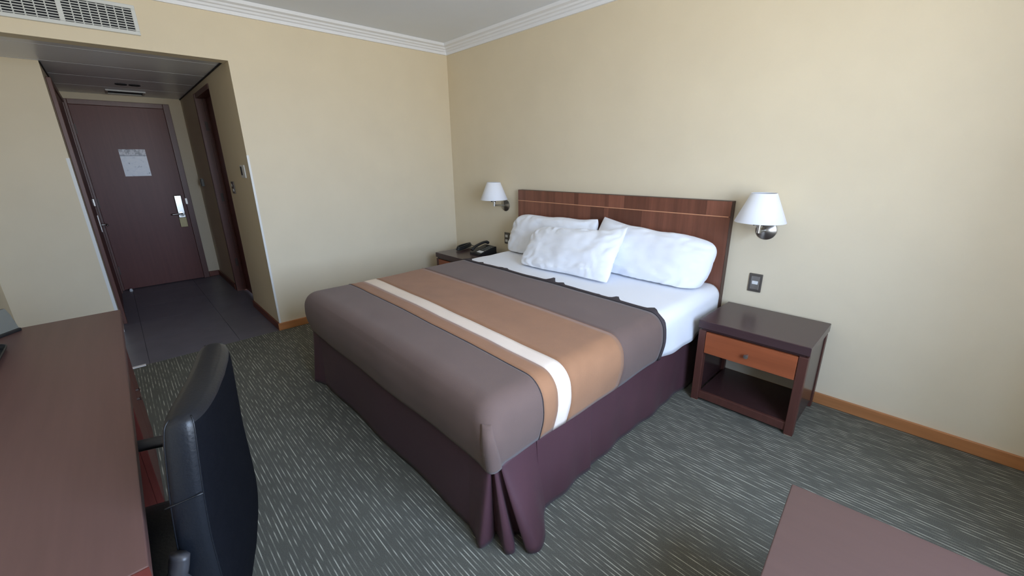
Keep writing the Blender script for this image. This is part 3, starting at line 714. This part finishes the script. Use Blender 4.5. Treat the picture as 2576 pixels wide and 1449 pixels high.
# ------------------------------------------------------------------ desk
DX0, DX1, DY1, DY0, DZ = 1.205, 3.122, -2.960, -3.56, 0.76
t = thing('desk', 'long dark reddish brown desk with cabinet end along the wall', 'desk', ((DX0+DX1)/2, (DY0+DY1)/2, 0))
obj('desk_top', B(DX0, DX1, DY0, DY1, DZ-0.035, DZ, bev=0.003), M['desk'], t)
cb = obj('cabinet', B(DX0+0.02, 1.98, DY0+0.02, DY1-0.045, 0.06, DZ-0.035), M['deskred'], t)
obj('plinth', B(DX0+0.04, 1.96, DY0+0.04, DY1-0.03, 0.0, 0.06), M['deskred'], t)
for a, b in ((DX0+0.024, 1.590), (1.596, 1.976)):
    dd = obj('cabinet_door', B(a, b, DY1-0.045, DY1-0.022, 0.07, DZ-0.055, bev=0.002), M['deskred'], cb)
    bm = bmesh.new(); lathe(bm, [(0, 0), (0.006, 0), (0.006, 0.010), (0.010, 0.014), (0, 0.018)], (b-0.05 if a < 1.5 else a+0.05, DY1-0.022, 0.45), 'Y', 14); obj('knob', bm, M['hinge'], dd)
obj('end_panel', B(DX1-0.055, DX1-0.02, DY0+0.02, DY1-0.02, 0.0, DZ-0.035), M['deskred'], t)
obj('apron', B(1.98, DX1-0.055, DY0+0.03, DY0+0.05, 0.35, DZ-0.035), M['deskred'], t)
obj('edge_band', B(DX1, DX1+0.002, DY0, DY1, DZ-0.035, DZ-0.001), M['deskred'], t)
# flat screen at the back of the desk (only its far foot and edge reach into the picture)
t = thing('flat_screen', 'grey framed flat screen standing on the desk at the picture edge', 'television', (1.255, -3.283, DZ), math.atan2(-0.61, 0.79))
def LS(name, bm, mat, p=None): o = obj(name, bm, mat); o.parent = p or t; return o
LS('foot_plate', B(0.0, 0.40, -0.10, 0.0, 0, 0.014, bev=0.003), M['black_plastic'])
bm = bmesh.new(); pr = [(-0.070, 0.014), (-0.008, 0.014), (-0.022, 0.075), (-0.034, 0.104), (-0.070, 0.104)]
for x0_, x1_ in ((0.002, 0.398),):
    grid(bm, [[(x, y, z) for y, z in pr+pr[:1]] for x in (x0_, x1_)])
    for x in (x0_, x1_): bm.faces.new([bm.verts.new((x, y, z)) for y, z in pr])
bmesh.ops.remove_doubles(bm, verts=bm.verts, dist=1e-5); LS('stand', bm, M['grey_plastic'])
fr = LS('screen_body', B(0.035, 0.43, -0.060, -0.030, 0.070, 0.40, bev=0.005), M['grey_plastic'])
LS('screen', B(0.053, 0.412, -0.030, -0.028, 0.092, 0.382), M['screen'], fr)
# dark flat tray with a raised rim lying on the desk
bm = bmesh.new()
def rr(x0_, x1_, y0_, y1_, r, n=6):
    return [(cx+r*math.cos(a0+PI/2*i/n), cy+r*math.sin(a0+PI/2*i/n)) for cx, cy, a0 in ((x1_-r, y1_-r, 0), (x0_+r, y1_-r, PI/2), (x0_+r, y0_+r, PI), (x1_-r, y0_+r, 1.5*PI)) for i in range(n+1)]
prof = [(0.012, 0.0), (0.0, 0.004), (-0.006, 0.018), (-0.002, 0.019), (0.006, 0.006), (0.016, 0.004)]
rings = [[(x, y, DZ+z) for x, y in rr(1.482+d_, 1.80-d_, -3.440+d_, -3.300-d_, 0.045-d_*0.5)] for d_, z in prof]
V = [[bm.verts.new(p) for p in ring] for ring in rings]
for a, b in zip(V, V[1:]):
    for i in range(len(a)): bm.faces.new((a[i], a[(i+1) % len(a)], b[(i+1) % len(a)], b[i]))
bm.faces.new(V[0]); bm.faces.new(V[-1])
tag(auto_smooth(obj('tray', bm, M['black_plastic'])), 'dark shallow tray lying on the desk at the picture edge', 'tray')
# ------------------------------------------------------------------ office chair
def office_chair():
    ang = math.radians(-16.6)
    t = thing('office_chair', 'black leather office chair tucked under the desk', 'chair', (2.742, -3.062, 0), ang)
    def L(name, bm, mat, p=None, **k):
        o = obj(name, bm, mat, None, **k); o.parent = p or t; return o
    # backrest: loops of rounded rectangles, (z, centre y, half width, half thickness)
    lev = [(0.40, 0.235, 0.205, 0.026), (0.42, 0.235, 0.232, 0.040), (0.50, 0.238, 0.245, 0.050), (0.60, 0.240, 0.246, 0.050), (0.70, 0.242, 0.242, 0.048),
           (0.80, 0.248, 0.235, 0.046), (0.88, 0.254, 0.226, 0.044), (0.93, 0.258, 0.219, 0.042), (0.958, 0.260, 0.211, 0.037), (0.968, 0.261, 0.196, 0.022)]
    P = [Vector(v) for v in lev]
    lev2 = []
    for i in range(len(lev)-1):
        for k in range(4):
            q = []
            for c in range(4):
                a, b, d, e = lev[max(i-1, 0)][c], lev[i][c], lev[i+1][c], lev[min(i+2, len(lev)-1)][c]; s = k/4
                q.append(0.5*(2*b+(d-a)*s+(2*a-5*b+4*d-e)*s*s+(3*b-a-3*d+e)*s**3))
            lev2.append(q)
    lev2.append(lev[-1])
    def ring(z, cy, hw, ht, n=48):
        out = []
        for i in range(n):
            a = 2*PI*i/n; ca, sa = math.cos(a), math.sin(a)
            x = hw*math.copysign(abs(ca)**0.42, ca); y = ht*math.copysign(abs(sa)**0.55, sa)
            out.append(Vector((x, cy+y-0.030*(1-(x/0.25)**2)*(-1 if False else 1)*-0.6, z)))
        return out
    rings = [ring(*l) for l in lev2]
    isback = lambda i, k: 3 <= i <= 20 and k < len(lev2)-6            # rear face of the back, covered in matt cloth
    def skin(test, caps):
        bm = bmesh.new(); V = [[bm.verts.new(p) for p in r] for r in rings]
        for k, (a, b) in enumerate(zip(V, V[1:])):
            for i in range(len(a)):
                if test(i, k): bm.faces.new((a[i], a[(i+1) % len(a)], b[(i+1) % len(a)], b[i]))
        if caps: bm.faces.new(V[0]); bm.faces.new(V[-1])
        bmesh.ops.delete(bm, geom=[v for v in bm.verts if not v.link_faces], context='VERTS'); return bm
    bk = L('backrest', skin(lambda i, k: not isback(i, k), True), M['leather'], smooth=True)
    L('back_cover', skin(isback, False), M['leather_dark'], bk, smooth=True)
    for sx in (-1, 1):
        for sy in (-1, 1):
            pts = []
            for z, cy, hw, ht in lev2[4:-2]:
                x = sx*hw*0.965; pts.append((x, cy+0.018*(1-(x/0.25)**2)+sy*ht*0.60, z))
            b = bmesh.new(); tube(b, pts, 0.0016, 6); L('seam', b, M['leather'], bk, smooth=True)
        z, cy, hw, ht = lev2[20]
        b = bmesh.new(); tube(b, [(sx*(hw+0.0008), cy+y*ht*0.72, 0.800+0.006*y) for y in (-1, -0.5, 0, 0.5, 1)], 0.0018, 6); L('seam', b, M['leather'], bk, smooth=True)
    # seat cushion
    bm = bmesh.new(); nu = 20
    def seat(sg):
        rows = []
        for i in range(nu+1):
            u = -1+2*i/nu; row = []
            for j in range(nu+1):
                v = -1+2*j/nu
                e = max(0, 1-abs(u)**4)**0.4*max(0, 1-abs(v)**4)**0.4
                row.append((0.245*u, -0.03+0.235*v, 0.452+sg*0.045*e+(0.012 if sg > 0 else 0)*e))
            rows.append(row)
        grid(bm, rows)
    seat(1); seat(-1); bmesh.ops.remove_doubles(bm, verts=bm.verts, dist=1e-4)
    L('seat', bm, M['leather'], smooth=True)
    L('seat_plate', B(-0.16, 0.16, -0.18, 0.14, 0.385, 0.410, bev=0.005), M['chair_metal'])
    for sx in (-1, 1):
        b = bmesh.new(); tube(b, spline([(sx*0.278, 0.20, 0.635), (sx*0.282, 0.08, 0.655), (sx*0.282, -0.08, 0.655), (sx*0.275, -0.17, 0.64)], 6), 0.026, 10, True, 0.5)
        ar = L('armrest', b, M['chair_metal'], smooth=True)
        b = bmesh.new(); tube(b, spline([(sx*0.20, -0.06, 0.405), (sx*0.262, -0.07, 0.42), (sx*0.284, -0.09, 0.52), (sx*0.282, -0.10, 0.64)], 6), 0.018, 8, True, 0.7)
        L('arm_post', b, M['chair_metal'], ar, smooth=True)
        b = bmesh.new(); tube(b, spline([(sx*0.262, 0.225, 0.70), (sx*0.278, 0.205, 0.62), (sx*0.270, 0.15, 0.48), (sx*0.20, 0.08, 0.405)], 6), 0.022, 8, True, 0.6)
        L('arm_bracket', b, M['chair_metal'], ar, smooth=True)
    L('back_bracket', B(-0.05, 0.05, 0.10, 0.205, 0.385, 0.402), M['chair_metal'])
    b = bmesh.new(); lathe(b, [(0, 0.085), (0.030, 0.085), (0.030, 0.22), (0.018, 0.222), (0.018, 0.385), (0, 0.385)], (0, 0, 0), 'Z', 18); auto_smooth(L('gas_column', b, M['black_plastic']))
    for k in range(5):
        a = k*2*PI/5+0.3; d = Vector((math.cos(a), math.sin(a), 0))
        b = bmesh.new(); tube(b, [Vector((0, 0, 0.105)), d*0.15+Vector((0, 0, 0.095)), d*0.27+Vector((0, 0, 0.075))], [0.028, 0.022, 0.016], 8); lg = L('base_leg', b, M['black_plastic'], smooth=True)
        b = bmesh.new(); q = Vector((-d.y, d.x, 0)); c = d*0.27
        for s in (-1, 1):
            o = c+q*s*0.014; tube(b, [o+q*(-0.008)+Vector((0, 0, 0.027)), o+q*0.008+Vector((0, 0, 0.027))], 0.027, 14)
        tube(b, [c+Vector((0, 0, 0.03)), c+Vector((0, 0, 0.08))], 0.007, 8)
        L('caster', b, M['black_plastic'], lg)
office_chair()
# ------------------------------------------------------------------ low table in the foreground
t = thing('coffee_table', 'low plain brown table in the foreground corner', 'table', (3.818, -1.492, 0), math.radians(4.0))
def LT(name, bm, mat): o = obj(name, bm, mat); o.parent = t; return o
LT('table_top', B(0, 0.95, -0.75, 0, 0.415, 0.45, bev=0.003), M['table'])
for x in (0.02, 0.88):
    for y in (-0.73, -0.07): LT('leg', B(x, x+0.05, y, y+0.05, 0, 0.415, bev=0.003), M['nsleg'])
for a in ((0.07, 0.88, -0.045, -0.025), (0.07, 0.88, -0.725, -0.705), (0.025, 0.045, -0.68, -0.07), (0.905, 0.925, -0.68, -0.07)):
    LT('apron', B(*a, 0.355, 0.415), M['nsleg'])
